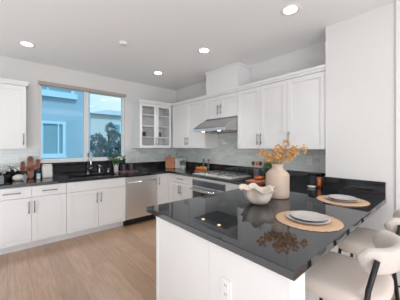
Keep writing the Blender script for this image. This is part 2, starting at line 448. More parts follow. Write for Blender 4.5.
bm = bmesh.new(); B(bm, XP - .020, XP - .001, .412, .934, .914, 1.068); B(bm, XP - .02, XR - .001, .9365, .956, .914, 1.068)
obj('upstand', bm, M['stone'], t, bevel=.002)

# sink and taps
t = thing('kitchen_sink', (1.095, 3.995, .68), 'undermount stainless steel sink set in the counter below the window', 'sink')
bm = bmesh.new()
for w, (a, b, c, d, e, g) in enumerate([(sx0 - .01, sx1 + .01, sy0 - .01, sy0, .69, .873), (sx0 - .01, sx1 + .01, sy1, sy1 + .01, .69, .873), (sx0 - .01, sx0, sy0, sy1, .69, .873), (sx1, sx1 + .01, sy0, sy1, .69, .873), (sx0, sx1, sy0, sy1, .69, .70)]):
    B(bm, a, b, c, d, e, g)
obj('basin', bm, M['steel_h'], t)
bm = bmesh.new(); lathe(bm, [(.045, 0), (.04, .004)], (1.095, 4.0, .70), 20); obj('drain', bm, M['chrome'], t)
def arc(c, r, a0, a1, n, ax='Y'):
    return [(c[0], c[1] + r * math.cos(a0 + (a1 - a0) * k / n), c[2] + r * math.sin(a0 + (a1 - a0) * k / n)) for k in range(n + 1)]
t = thing('kitchen_faucet', (1.075, 4.265, .914), 'tall chrome gooseneck faucet behind the sink', 'faucet')
bm = bmesh.new(); lathe(bm, [(.028, 0), (.028, .012), (.02, .018)], (1.075, 4.265, .914), 20); obj('base', bm, M['chrome'], t, smooth=True)
bm = bmesh.new(); tube(bm, [(1.075, 4.265, .93), (1.075, 4.265, 1.20)] + arc((1.075, 4.17, 1.21), .095, 0, PI, 12) + [(1.075, 4.075, 1.17)], .0125, 10)
obj('spout', bm, M['chrome'], t, smooth=True)
bm = bmesh.new(); lathe(bm, [(.016, 0), (.019, .02), (.017, .09), (.013, .10)], (1.075, 4.075, 1.08), 16); obj('spray_head', bm, M['chrome'], t, smooth=True)
bm = bmesh.new(); tube(bm, [(1.085, 4.265, 1.0), (1.15, 4.25, 1.03)], .008); obj('lever', bm, M['chrome'], t, smooth=True)
t = thing('filtered_water_tap', (1.27, 4.27, .914), 'small brushed chrome tap right of the tall faucet', 'faucet')
bm = bmesh.new(); lathe(bm, [(.024, 0), (.022, .02), (.015, .03), (.014, .11), (.02, .13), (.012, .15)], (1.27, 4.27, .914), 16); obj('body', bm, M['chrome'], t, smooth=True)
bm = bmesh.new(); tube(bm, [(1.27, 4.27, 1.04), (1.27, 4.20, 1.055), (1.27, 4.16, 1.04)], .008); obj('spout', bm, M['chrome'], t, smooth=True)
t = thing('soap_dispenser', (1.42, 4.25, .914), 'small chrome soap dispenser on counter beside the sink, left of the potted herb', 'soap dispenser')
bm = bmesh.new(); lathe(bm, [(.018, 0), (.018, .015), (.011, .02), (.011, .06), (.016, .065), (.016, .075)], (1.42, 4.25, .914), 16); obj('body', bm, M['chrome'], t, smooth=True)
bm = bmesh.new(); tube(bm, [(1.42, 4.25, .982), (1.42, 4.19, .98)], .006); obj('nozzle', bm, M['chrome'], t, smooth=True)

# ------------------------------------------------------------------ dishwasher
t = thing('dishwasher', (1.855, 4.0, 0), 'stainless steel dishwasher built in under the counter', 'dishwasher')
bm = bmesh.new(); B(bm, 1.549, 2.162, FY + .025, YB - .02, .105, .872); obj('body', bm, M['black'], t)
bm = bmesh.new(); B(bm, 1.556, 2.155, FY - .005, FY + .025, .12, .762); obj('door', bm, M['steel'], t, bevel=.004)
bm = bmesh.new(); B(bm, 1.556, 2.155, FY - .005, FY + .025, .766, .862); obj('control_panel', bm, M['steel'], t, bevel=.004)
bm = bmesh.new(); tube(bm, [(1.58, FY - .045, .775), (2.13, FY - .045, .775)], .012, 12)
for x in (1.61, 2.10): tube(bm, [(x, FY - .045, .775), (x, FY - .003, .775)], .008)
obj('handle', bm, M['chrome'], t, smooth=True)
bm = bmesh.new(); B(bm, 1.549, 2.162, FY + .07, FY + .2, 0, .105); obj('toe_kick', bm, M['black'], t)

# ------------------------------------------------------------------ oven under the cooktop
t = thing('wall_oven', (2.75, 2.595, 0), 'stainless built-in oven with dark glass below the gas cooktop', 'oven')
bm = bmesh.new(); B(bm, FX + .02, XR - .01, 2.152, 3.041, .105, .872); obj('body', bm, W, t)
bm = bmesh.new(); B(bm, FX + .115, XR - .1, 2.152, 3.041, 0, .105); obj('toe_kick', bm, W, t)
bm = bmesh.new(); B(bm, FX, FX + .02, 2.152, 3.041, .105, .872); obj('front_frame', bm, W, t, bevel=.002)
bm = bmesh.new(); B(bm, FX - .012, FX, 2.21, 2.99, .725, .84); cp = obj('control_panel', bm, M['steel_h'], t, bevel=.003)
bm = bmesh.new(); B(bm, FX - .015, FX - .012, 2.22, 2.98, .735, .828); obj('display', bm, mat('grey_display_glass', (66, 72, 82), .08), cp)
bm = bmesh.new(); B(bm, FX - .025, FX, 2.21, 2.99, .13, .715); od = obj('door', bm, M['steel_h'], t, bevel=.004)
bm = bmesh.new(); B(bm, FX - .028, FX - .025, 2.25, 2.95, .20, .64); obj('glass_pane', bm, M['blackglass'], od)
bm = bmesh.new(); tube(bm, [(FX - .075, 2.23, .685), (FX - .075, 2.97, .685)], .012, 12)
for y in (2.28, 2.92): tube(bm, [(FX - .075, y, .685), (FX - .02, y, .685)], .009)
obj('handle', bm, M['chrome'], od, smooth=True)

# cooktop
t = thing('gas_cooktop', (2.74, 2.585, .914), 'stainless gas cooktop with iron grates set in the counter below the hood', 'cooktop')
bm = bmesh.new(); B(bm, 2.47, 2.99, 2.14, 3.03, .914, .93); obj('tray', bm, mat('satin_steel', (232, 230, 228), .45, .7), t, bevel=.005)
for (bx, by, br) in ((2.66, 2.33, .045), (2.86, 2.33, .04), (2.77, 2.585, .058), (2.66, 2.84, .04), (2.86, 2.84, .045)):
    bm = bmesh.new(); lathe(bm, [(br, 0), (br, .010), (br * .75, .012), (br * .75, .02), (.003, .022)], (bx, by, .93), 20); obj('burner', bm, M['iron'], t)
for (y0, y1) in ((2.19, 2.455), (2.465, 2.705), (2.715, 2.98)):
    bm = bmesh.new(); z0, z1 = .946, .954; w = .007
    for y in (y0, (y0 + y1) / 2 - w / 2, y1 - w): B(bm, 2.56, 2.965, y, y + w, z0, z1)
    for x in (2.56, 2.755, 2.954): B(bm, x, x + w, y0, y1, z0 + .001, z1 + .001)
    for x in (2.56, 2.954):
        for y in (y0, y1 - w): B(bm, x, x + w, y, y + w, .93, z0)
    obj('grate', bm, M['iron'], t)
for k in range(5):
    bm = bmesh.new(); lathe(bm, [(.02, 0), (.018, .026), (.015, .028)], (2.515, 2.345 + k * .12, .93), 16); obj('knob', bm, M['chrome'], t)

# ------------------------------------------------------------------ range hood
t = thing('range_hood', (2.75, 2.585, 1.62), 'stainless under-cabinet range hood above the gas cooktop', 'range hood')
bm = bmesh.new(); y0, y1 = 2.214, 2.956
pr = [(2.42, 1.655), (2.42, 1.71), (2.715, 1.878), (3.03, 1.878), (3.03, 1.655)]
vs = [[bm.verts.new((x, y, z)) for x, z in pr] for y in (y0, y1)]
for k in range(5):
    j = (k + 1) % 5
    if k == 4: continue
    bm.faces.new((vs[0][k], vs[0][j], vs[1][j], vs[1][k]))
bm.faces.new(vs[0]); bm.faces.new(vs[1]); bm.faces.new((vs[0][4], vs[0][0], vs[1][0], vs[1][4]))
obj('canopy', bm, M['steel_h'], t, bevel=.004)
bm = bmesh.new(); B(bm, 2.405, 2.42, y0, y1, 1.650, 1.695); obj('front_lip', bm, M['steel'], t, bevel=.003)
for (a, b) in ((2.25, 2.57), (2.60, 2.92)):
    bm = bmesh.new(); B(bm, 2.56, 2.98, a, b, 1.646, 1.655); obj('grease_filter', bm, M['basket'], t)
for y in (2.40, 2.77):
    bm = bmesh.new(); lathe(bm, [(.026, 0), (.026, .006)], (2.49, y, 1.648), 20); lp = obj('lamp', bm, M['hoodlamp'], t)
    l = light('hood_light', 'SPOT', (2.49, y, 1.64), (0, 0, 0), 3, (1, .90, .76), spot_size=2.2, spot_blend=.8, shadow_soft_size=.03)
    l.parent = t; l.location = Vector((2.49, y, 1.64)) - Vector(t.location)

# ------------------------------------------------------------------ peninsula
t = thing('peninsula_base', (1.6, 1.1, 0), 'white panelled peninsula base under the dark stone top', 'kitchen peninsula')
bm = bmesh.new(); B(bm, .90, 2.44, .78, 1.50, .0, .8735); obj('body', bm, W, t)
bm = bmesh.new(); B(bm, .886, 1.012, .437, .78, 0, .8735); obj('end_post', bm, W, t, bevel=.002)
bm = bmesh.new(); B(bm, .876, .886, .437, .925, 0, .8735); B(bm, .876, .9, .927, 1.485, 0, .8735); B(bm, .870, .9, 1.487, 1.515, 0, .8735)
obj('end_panel', bm, W, t, bevel=.001)
bm = bmesh.new(); B(bm, 1.012, XP - .002, .765, .7795, 0, .8735); obj('back_panel', bm, W, t)

def outlet(c, face, label, kind='outlet', parent=None, group='white electrical outlets'):
    x, y, z = c; w, h, d = .036, .058, .006
    t = thing('electrical_outlet', c, label, 'outlet')
    bm = bmesh.new()
    if face == 'Y':
        B(bm, x - w, x + w, y - d, y, z - h, z + h); obj('cover_plate', bm, M['plastic'], t, bevel=.002)
        for s in (-1, 1):
            bm = bmesh.new(); B(bm, x - .015, x + .015, y - d - .002, y - d, z + s * .025 - .014, z + s * .025 + .014)
            so = obj('socket', bm, M['plastic'], t)
            bm = bmesh.new()
            for q in (-.006, .006): B(bm, x + q - .0012, x + q + .0012, y - d - .003, y - d - .002, z + s * .025 - .005, z + s * .025 + .006)
            obj('slot', bm, M['slot'], so)
    else:
        B(bm, x - d, x, y - w, y + w, z - h, z + h); obj('cover_plate', bm, M['plastic'], t, bevel=.002)
        for s in (-1, 1):
            bm = bmesh.new(); B(bm, x - d - .002, x - d, y - .015, y + .015, z + s * .025 - .014, z + s * .025 + .014)
            so = obj('socket', bm, M['plastic'], t)
            bm = bmesh.new()
            for q in (-.006, .006): B(bm, x - d - .003, x - d - .002, y + q - .0012, y + q + .0012, z + s * .025 - .005, z + s * .025 + .006)
            obj('slot', bm, M['slot'], so)
outlet((.876, .79, .645), 'X', 'white outlet on the white end panel of the peninsula')
outlet((XR - .008, 1.25, 1.215), 'X', 'white outlet in the tile right of the orange dried flowers')
outlet((2.07, YB - .008, 1.215), 'Y', 'white outlet in the tile under the glass door cabinet')
outlet((.15, YB - .008, 1.19), 'Y', 'white outlet in the tile left of the cactus board')

# ------------------------------------------------------------------ ceiling fittings
for (x, y, en, lab) in ((.19, 3.65, 8, 'round recessed ceiling light above the left wall cabinet'), (2.06, 3.52, 60, 'small recessed ceiling light in the far corner before the glass cabinet'),
                    (2.06, 2.27, 60, 'recessed ceiling light left of the white duct cover'), (2.08, 1.04, 24, 'largest, nearest recessed ceiling light at the top of the picture')):
    t = thing('ceiling_light', (x, y, CE), lab, 'ceiling light', 'recessed ceiling lights')
    bm = bmesh.new(); lathe(bm, [(.062, -.002), (.085, -.008), (.092, -.004), (.092, 0), (.062, 0)], (x, y, CE), 32, caps=False); obj('trim_ring', bm, M['trim'], t, smooth=True)
    bm = bmesh.new(); lathe(bm, [(.062, -.003), (.062, -.001)], (x, y, CE), 32); obj('lens', bm, M['lamp'], t)
    l = light('downlight', 'SPOT', (0, 0, 0), (0, 0, 0), en, (.95, .97, 1), spot_size=math.radians(96), spot_blend=1.0, shadow_soft_size=.08)
    l.parent = t; l.location = (0, 0, -.012)
t = thing('smoke_detector', (1.12, 2.78, CE), 'small white smoke detector on the ceiling between the lights', 'smoke detector')
bm = bmesh.new(); lathe(bm, [(.052, 0), (.052, -.012), (.044, -.028), (.02, -.032)], (1.12, 2.78, CE), 28); obj('housing', bm, M['plastic'], t, smooth=True)
bm = bmesh.new(); lathe(bm, [(.012, -.032), (.010, -.036)], (1.12, 2.78, CE), 16); obj('sensor_cap', bm, M['plate'], t)

# ------------------------------------------------------------------ placemats and plates
def placemat(x, y, where):
    bm = bmesh.new(); R = .203
    def fn(p, a, r, z):
        k = 1 + (.012 * math.sin(a * 37) + .008 * math.sin(a * 23)) * (r / R)
        return Vector((x + (p.x - x) * k, y + (p.y - y) * k, p.z))
    lathe(bm, [(.002, 0), (R * .98, 0), (R, .002), (R * .98, .005), (R * .75, .006), (.002, .006)], (x, y, .9142), 96, caps=False, fn=fn)
    o = obj('placemat', bm, M['mat'], smooth=True); centred(o, x, y, .9142)
    tag(o, 'round woven straw placemat under two plates, %s' % where, 'placemat', 'straw placemats on the peninsula')
    z = .9205
    for (nm, r, h, dx, lab) in (('dinner_plate', .133, .014, -.003, 'large cream dinner plate, lower of two, %s'), ('salad_plate', .112, .016, .006, 'smaller cream plate stacked on the dinner plate %s')):
        bm = bmesh.new()
        lathe(bm, [(.002, .001), (r * .62, 0), (r * .66, .003), (r * .97, h - .001), (r, h), (r * .975, h + .002), (r * .80, h * .62), (r * .64, .005), (.002, .005)], (x + dx, y, z), 56, caps=False)
        o = obj(nm, bm, M['plate'], smooth=True); centred(o, x + dx, y, z)
        tag(o, lab % where, 'plate', 'stacked plates on the peninsula')
        z += .0075 if nm == 'dinner_plate' else 0
placemat(1.506, .634, 'near the front corner of the peninsula')
placemat(2.285, .659, 'farther back, beside the plain white wall')

# ------------------------------------------------------------------ vase with dried flowers
vx, vy, vz = 1.975, 1.118, .9142
bm = bmesh.new()
lathe(bm, [(.002, 0), (.098, 0), (.107, .008), (.109, .05), (.109, .215), (.105, .228), (.080, .258), (.058, .272), (.051, .286), (.053, .316), (.056, .322), (.050, .322), (.046, .30), (.047, .28), (.002, .27)], (vx, vy, vz), 48, caps=False)
o = obj('vase', bm, M['ceramic'], smooth=True); centred(o, vx, vy, vz)
tag(o, 'large cream ceramic bottle vase holding dried orange flowers on the peninsula', 'vase')
right = Vector((.7534, -.6575, 0)); fwd = Vector((.6575, .7534, 0))
# (lateral, height above vase mouth, forward) of each branch's tip and blossoms as clusters
branches = [(-.175, .13, -.03), (-.075, .085, .05), (-.02, .16, -.05), (.05, .10, .02), (.10, .235, .04), (.165, .15, -.04), (.27, .165, .03)]
where = ['leaning furthest left', 'short one left of centre', 'tall one just left of centre', 'low one right above the vase mouth', 'tallest one with a bare tip', 'one right of centre', 'leaning furthest right']
for k, (lx, lz, lf) in enumerate(branches):
    t = thing('dried_flower_branch', (vx, vy, vz + .30), 'dried orange flower branch in the cream vase, %s' % where[k], 'dried flowers', 'dried flower branches in the vase')
    start = Vector((vx, vy, vz + .29)); mouth = start + right * (lx * .12) + fwd * lf * .2 + Vector((0, 0, .03))
    tip = Vector((vx, vy, vz + .322)) + right * lx + fwd * lf + Vector((0, 0, lz))
    mid = mouth.lerp(tip, .5) + Vector((0, 0, .02)) - right * lx * .08
    pts = [start, mouth, mouth.lerp(mid, .5), mid, mid.lerp(tip, .5), tip]
    bm = bmesh.new(); tube(bm, pts, .0035, 6, .0018)
    for s in range(4):
        q = mid.lerp(tip, .1 + .22 * s); tube(bm, [q, q + Vector((random.uniform(-.04, .04), random.uniform(-.04, .04), random.uniform(0, .03)))], .0015, 5)
    obj('stem', bm, M['stem'], t, smooth=True)
    bm = bmesh.new()
    ncl = 6
    for c_ in range(ncl):
        f_ = .38 + .62 * c_ / (ncl - 1) if k != 4 else .35 + .45 * c_ / (ncl - 1)
        cc = mouth.lerp(tip, f_) + Vector((random.gauss(0, .016), random.gauss(0, .016), random.gauss(0, .012)))
        rad = .027
        for q in range(12):
            d = Vector((random.gauss(0, 1), random.gauss(0, 1), random.gauss(0, 1))).normalized()
            base = cc + d * rad * random.uniform(.2, .8)
            u = d.cross(Vector((random.random(), random.random(), random.random()))).normalized(); w = d.cross(u)
            L = random.uniform(.018, .030); wd = L * .55
            pl = [base, base + d * L * .5 + u * wd, base + d * L + w * .004, base + d * L * .5 - u * wd, base + d * L * .5 + w * .006]
            vsq = [bm.verts.new(p) for p in pl]
            for a, b, c2 in ((0, 1, 4), (1, 2, 4), (2, 3, 4), (3, 0, 4)): bm.faces.new((vsq[a], vsq[b], vsq[c2]))
    obj('blossoms', bm, M['petal'], t)

# ------------------------------------------------------------------ ruffled bowl
bx, by = 1.63, 1.10
bm = bmesh.new()
def ruffle(p, a, r, z):
    k = min(1, max(0, (z - .02) / .10)) ** .8
    wv = math.sin(a * 7 + .6) * .6 + math.sin(a * 3 + 2) * .5 + math.sin(a * 2 + 1) * .25
    rr = 1.04 * r * (1 + .17 * k * wv)
    return Vector((bx + rr * math.cos(a), by + rr * math.sin(a), .9142 + z + .012 * k * math.sin(a * 7 + 1.8) + .012 * k * math.sin(a * 3 + 4)))
lathe(bm, [(.002, 0), (.045, 0), (.068, .008), (.098, .035), (.112, .065), (.116, .095), (.128, .122), (.150, .134), (.146, .139), (.122, .130), (.108, .098), (.103, .068), (.088, .04), (.06, .018), (.002, .013)], (bx, by, .9142), 112, caps=False, fn=ruffle)
o = obj('ruffled_bowl', bm, mat('ivory_ceramic', (224, 211, 197), .5, noise=.04), smooth=True, subsurf=1); centred(o, bx, by, .9142)
tag(o, 'cream ceramic bowl with a ruffled rim on the peninsula, left of the vase', 'bowl')

# ------------------------------------------------------------------ counter stools
def stool(cx, label):
    cy = .43
    t = thing('counter_stool', (cx, cy, 0), label, 'stool', 'counter stools at the peninsula')
    # seat cushion: rounded pad
    bm = bmesh.new()
    def sq(p, a, r, z):
        c_, s_ = math.cos(a), math.sin(a); n = 3.6
        k = (abs(c_) ** n + abs(s_) ** n) ** (-1 / n)
        return Vector((cx + r * k * c_ * 1.02, cy + .015 + r * k * s_, p.z))
    lathe(bm, [(.002, .548), (.19, .548), (.222, .56), (.232, .60), (.230, .635), (.212, .653), (.15, .660), (.002, .662)], (cx, cy, 0), 64, caps=False, fn=sq)
    obj('seat', bm, M['linen'], t, smooth=True)
    # wrap-around backrest roll
    bm = bmesh.new(); rings = []; n = 28; nn = 16
    for i in range(n + 1):
        a = math.radians(184) + math.radians(172) * i / n
        rx, ry = .192, .155
        c0 = Vector((cx + .028 + rx * math.cos(a), cy - .085 + ry * math.sin(a), .0))
        nrm = Vector((math.cos(a) / rx, math.sin(a) / ry, 0)).normalized()
        e = min(i, n - i) / 4; s = math.sin(min(1, e + .12) * PI / 2) if e < 1 else 1
        hh, th = .069 * s, .036 * s
        lean = nrm * .012
        zc = .82
        ring = []
        for q in range(nn):
            b = 2 * PI * q / nn
            cb, sb = math.cos(b), math.sin(b)
            ex = math.copysign(abs(cb) ** .75, cb); ez = math.copysign(abs(sb) ** .7, sb)
            ring.append(bm.verts.new(c0 + nrm * ex * th + lean * ez + Vector((0, 0, zc + ez * hh))))
        rings.append(ring)
    for i in range(n):
        for q in range(nn):
            j = (q + 1) % nn
            bm.faces.new((rings[i][q], rings[i][j], rings[i + 1][j], rings[i + 1][q]))
    bm.faces.new(rings[0]); bm.faces.new(rings[-1])
    obj('backrest', bm, M['boucle'], t, smooth=True)
    # legs: front pair under the seat, rear pair running up outside the backrest
    for s in (-1, 1):
        bm = bmesh.new(); tube(bm, [(cx + s * .185, cy + .185, .56), (cx + s * .215, cy + .23, 0)], .0125, 10); obj('leg', bm, M['blackmetal'], t, smooth=True)
        bm = bmesh.new(); tube(bm, [(cx + .010 + s * .198, cy - .190, .848), (cx + s * .218, cy - .160, .70), (cx + s * .220, cy - .15, .60), (cx + s * .228, cy - .215, 0)], .0125, 10); obj('leg', bm, M['blackmetal'], t, smooth=True)
    z = .22
    bm = bmesh.new(); tube(bm, [(cx - .20, cy + .212, z), (cx + .20, cy + .212, z)], .009); obj('footrest', bm, M['blackmetal'], t, smooth=True)
    for s in (-1, 1):
        bm = bmesh.new(); tube(bm, [(cx + s * .204, cy + .214, z), (cx + s * .224, cy - .19, z)], .008); obj('stretcher', bm, M['blackmetal'], t, smooth=True)
    bm = bmesh.new(); tube(bm, [(cx - .222, cy - .165, .54), (cx + .222, cy - .165, .54)], .008); obj('crossbar', bm, M['blackmetal'], t, smooth=True)
    bm = bmesh.new(); tube(bm, [(cx - .20, cy - .155, .555), (cx - .19, cy + .18, .555), (cx + .19, cy + .18, .555), (cx + .20, cy - .155, .555)], .009)
    obj('seat_frame', bm, M['blackmetal'], t, smooth=True)
    return t
stool(1.545, 'cream counter stool with black legs in front, nearest the peninsula corner')
stool(2.275, 'cream counter stool behind the front one, closer to the white wall')

# ------------------------------------------------------------------ foliage helper
def leaves(bm, centre, spread, n, size, up=.3, thick=False):
    for _ in range(n):
        d = Vector((random.gauss(0, 1), random.gauss(0, 1), random.gauss(0, 1) + up)).normalized()
        p = Vector(centre) + Vector((d.x * spread[0], d.y * spread[1], d.z * spread[2])) * random.uniform(.35, 1)
        u = d.cross(Vector((random.random(), random.random(), random.random() + .1))).normalized()
        L = size * random.uniform(.7, 1.3); w = L * .38
        a = [p, p + d * L * .45 + u * w, p + d * L, p + d * L * .45 - u * w]
        f = [bm.verts.new(q) for q in a]
        bm.faces.new((f[0], f[1], f[2])); bm.faces.new((f[0], f[2], f[3]))
    return bm

def pot_prof(r, h): return [(.002, 0), (r * .75, 0), (r * .8, .004), (r, h * .9), (r, h), (r * .9, h), (r * .88, h * .85), (.002, h * .82)]

# ------------------------------------------------------------------ left end of the back counter
Z = .9142
t = thing('potted_flowers', (.005, 4.23, Z), 'white blossoms with dark leaves in a black pot at the left end of the counter', 'potted flowers')
bm = bmesh.new(); lathe(bm, pot_prof(.055, .08), (.005, 4.23, Z), 28, caps=False); obj('pot', bm, M['black'], t, smooth=True)
bm = bmesh.new(); leaves(bm, (.015, 4.23, Z + .12), (.10, .06, .045), 70, .05); obj('leaves', bm, M['darkleaf'], t)
bm = bmesh.new()
for k in range(11):
    c = (.005 + random.uniform(-.085, .10), 4.15 + random.uniform(-.03, .03), Z + .15 + random.uniform(-.03, .03))
    leaves(bm, c, (.02, .02, .014), 22, .03)
obj('blossoms', bm, M['petalw'], t)
bm = bmesh.new(); lathe(bm, [(.002, 0), (.035, 0), (.06, .018), (.068, .042), (.06, .066), (.035, .084), (.012, .088), (.002, .086)], (.115, 4.10, Z), 32, caps=False,
    fn=lambda p, a, r, z: Vector((.115 + (p.x - .115) * (1 + .04 * math.cos(a * 9)), 4.10 + (p.y - 4.10) * (1 + .04 * math.cos(a * 9)), p.z)))
o = obj('ribbed_pot', bm, M['ceramicw'], smooth=True); centred(o, .115, 4.10, Z); tag(o, 'squat round white ribbed pot on the counter, left of the cactus board', 'pot')
# cactus shaped board: outline extruded, leaning on the upstand
t = thing('cactus_board', (.262, 4.24, Z), 'cactus-shaped reddish wooden board leaning against the wall left of the window', 'wooden board')
def capsule(a, b, r, n=10):
    a, b = Vector(a), Vector(b); d = (b - a).normalized(); p = Vector((-d.y, d.x)); out = []
    for k in range(n + 1):
        q = PI * k / n; out.append(b + r * (math.cos(q) * p * -1 + math.sin(q) * d))
    for k in range(n + 1):
        q = PI * k / n; out.append(a + r * (math.cos(q) * p + math.sin(q) * d * -1))
    return out
def lean(u, w, z):    # u along X, w thickness, z up the board
    tl = .20
    u *= .8; z *= .93
    return (.262 + u, 4.235 + z * math.sin(tl) * .45 - w, Z + z * math.cos(tl) + .001)
def capsules(bm, lst, th, off=0):
    for (a, b, r) in lst:
        o_ = capsule(a, b, r); f0 = [bm.verts.new(lean(p.x, off, p.y)) for p in o_]; f1 = [bm.verts.new(lean(p.x, off + th, p.y)) for p in o_]
        bm.faces.new(f0); bm.faces.new(f1)
        for k in range(len(o_)):
            j = (k + 1) % len(o_); bm.faces.new((f0[k], f0[j], f1[j], f1[k]))
    return bm
bm = capsules(bmesh.new(), [((0, .052), (0, .325), .05), ((0, .15), (-.115, .175), .034), ((-.115, .175), (-.115, .255), .036), ((0, .165), (.115, .20), .034), ((.115, .20), (.115, .285), .036)], .016)
obj('board', bm, M['wood'], t)
for cp_ in (((0, .315), (0, .335), .034), ((-.115, .243), (-.115, .262), .022), ((.115, .273), (.115, .292), .022)):
    obj('dark_tip', capsules(bmesh.new(), [cp_], .002, .0165), M['walnut'], t)
t = thing('candle_cup', (.345, 4.05, Z), 'tiny white and pale blue cup right of the cactus board', 'cup')
bm = bmesh.new(); lathe(bm, [(.002, 0), (.024, 0), (.026, .045), (.023, .045), (.021, .01), (.002, .008)], (.345, 4.05, Z), 24, caps=False); obj('cup', bm, M['ceramicw'], t, smooth=True)
bm = bmesh.new(); lathe(bm, [(.0265, .045), (.0265, .085), (.022, .085), (.022, .045)], (.345, 4.05, Z), 24, caps=False); obj('rim_band', bm, M['bluetrim'], t, smooth=True)
t = thing('canister', (.47, 4.18, Z), 'square cream canister on the counter under the window\'s left corner', 'canister')
bm = bmesh.new(); B(bm, .40, .53, 4.12, 4.24, Z, Z + .19); obj('body', bm, M['ceramicw'], t, bevel=.014)
bm = bmesh.new(); B(bm, .405, .525, 4.125, 4.235, Z + .191, Z + .212); obj('lid', bm, M['ceramicw'], t, bevel=.008)

# plant, canisters and tray right of the sink
t = thing('potted_herb', (1.565, 4.24, Z), 'leafy green herb in a small white pot beneath the window\'s right end', 'potted plant')
bm = bmesh.new(); lathe(bm, pot_prof(.048, .155), (1.565, 4.24, Z), 28, caps=False); obj('pot', bm, M['ceramicw'], t, smooth=True)
bm = bmesh.new(); leaves(bm, (1.57, 4.22, Z + .24), (.15, .09, .10), 120, .045); leaves(bm, (1.55, 4.23, Z + .19), (.05, .05, .05), 40, .04)
for k in range(7): tube(bm, [(1.565, 4.24, Z + .12), (1.565 + random.uniform(-.1, .1), 4.22, Z + .27)], .002, 5)
obj('leaves', bm, M['leaf'], t)
t = thing('serving_tray', (1.77, 4.16, Z), 'low dusky red tray under two dark canisters left of the outlet', 'tray')
bm = bmesh.new(); B(bm, 1.60, 1.94, 4.08, 4.27, Z, Z + .008); obj('base', bm, M['red'], t, bevel=.003)
bm = bmesh.new()
for a in ((1.60, 1.94, 4.08, 4.086), (1.60, 1.94, 4.264, 4.27), (1.60, 1.606, 4.086, 4.264), (1.934, 1.94, 4.086, 4.264)): B(bm, *a, Z + .008, Z + .02)
obj('raised_edge', bm, M['red'], t)
for x, lab in ((1.69, 'left dark grey canister standing on the red tray, next to the herb'), (1.84, 'right dark grey canister standing on the red tray, under the outlet')):
    t = thing('dark_canister', (x, 4.18, Z + .008), lab, 'canister', 'dark canisters on the tray')
    bm = bmesh.new(); lathe(bm, [(.002, 0), (.052, 0), (.055, .005), (.055, .125), (.002, .125)], (x, 4.18, Z + .0085), 28, caps=False); obj('body', bm, M['darkcan'], t)
    bm = bmesh.new(); lathe(bm, [(.002, 0), (.056, 0), (.056, .012), (.012, .016), (.012, .028), (.002, .03)], (x, 4.18, Z + .134), 28, caps=False); obj('lid', bm, M['black'], t)

# ------------------------------------------------------------------ corner: boards and small plant
def slab_board(name, cx, cy, w, h, th, m, label, rot, handle=True, r=.02):
    """a board standing on the counter, facing the room diagonally, leaning back"""
    bm = bmesh.new()
    pts = []
    def rc(x, z, q0):
        return [Vector((x + r * math.cos(q0 + PI / 2 * k / 5), z + r * math.sin(q0 + PI / 2 * k / 5))) for k in range(6)]
    pts += rc(w / 2 - r, r, -PI / 2) + rc(w / 2 - r, h - r, 0)
    if handle: pts += [Vector((.022, h)), Vector((.02, h + .05)), Vector((.010, h + .06)), Vector((-.010, h + .06)), Vector((-.02, h + .05)), Vector((-.022, h))]
    pts += rc(-w / 2 + r, h - r, PI / 2) + rc(-w / 2 + r, r, PI)
    R_ = Matrix.Rotation(rot, 4, 'Z') @ Matrix.Rotation(-.16, 4, 'X')
    f0 = [bm.verts.new(Vector((cx, cy, Z + .003)) + R_ @ Vector((p.x, 0, p.y))) for p in pts]
    f1 = [bm.verts.new(Vector((cx, cy, Z + .003)) + R_ @ Vector((p.x, th, p.y))) for p in pts]
    bm.faces.new(f0); bm.faces.new(f1)
    for k in range(len(pts)):
        j = (k + 1) % len(pts); bm.faces.new((f0[k], f0[j], f1[j], f1[k]))
    o = obj(name, bm, m); centred(o, cx, cy, Z); tag(o, label, 'cutting board'); return o
slab_board('cutting_board', 2.725, 4.13, .20, .24, .018, M['oak'], 'orange-brown wooden cutting board with a handle leaning in the corner', math.radians(-25))
slab_board('marble_board', 2.89, 3.98, .24, .23, .014, M['marble'], 'grey marble board leaning behind the small pale plant in the corner', math.radians(-45), handle=False)
t = thing('potted_succulent', (2.83, 3.80, Z), 'pale sage plant in a small white pot in front of the marble board', 'potted plant')
bm = bmesh.new(); lathe(bm, pot_prof(.042, .085), (2.83, 3.80, Z), 28, caps=False); obj('pot', bm, M['ceramicw'], t, smooth=True)
bm = bmesh.new(); leaves(bm, (2.83, 3.80, Z + .13), (.05, .05, .055), 90, .035); obj('leaves', bm, M['leafpale'], t)

# fruit board and bottles left of the cooktop
bm = bmesh.new(); B(bm, 2.74, 2.93, 3.05, 3.32, Z, Z + .022)
o = obj('fruit_board', bm, M['oak'], bevel=.006); centred(o, 2.835, 3.18, Z); tag(o, 'small wooden board with oranges beside the cooktop', 'cutting board')
fr = [(2.79, 3.27, .038, 'orange', 'leftmost orange on the board beside the cooktop'), (2.785, 3.185, .040, 'orange', 'middle orange on the front of the fruit board'), (2.875, 3.25, .04, 'orange', 'orange at the back left of the fruit board'),
      (2.79, 3.10, .036, 'orange', 'orange at the right front of the fruit board, beside the lemon'), (2.875, 3.145, .038, 'lemon', 'yellow lemon on the fruit board nearest the cooktop')]
for x, y, r, kd, lab in fr:
    t = thing('lemon' if kd == 'lemon' else 'orange', (x, y, Z + .022), lab, kd, 'citrus fruit on the board')
    bm = bmesh.new(); lathe(bm, [(.002, 0)] + [(r * math.sin(PI * k / 10), r - r * math.cos(PI * k / 10)) for k in range(1, 10)] + [(.002, 2 * r)], (x, y, Z + .0225), 20, caps=False)
    obj('peel', bm, M[kd], t, smooth=True)
    bm = bmesh.new(); lathe(bm, [(.004, 0), (.003, .003)], (x, y, Z + .0225 + 2 * r - .001), 8); obj('stem_end', bm, M['leaf'], t)
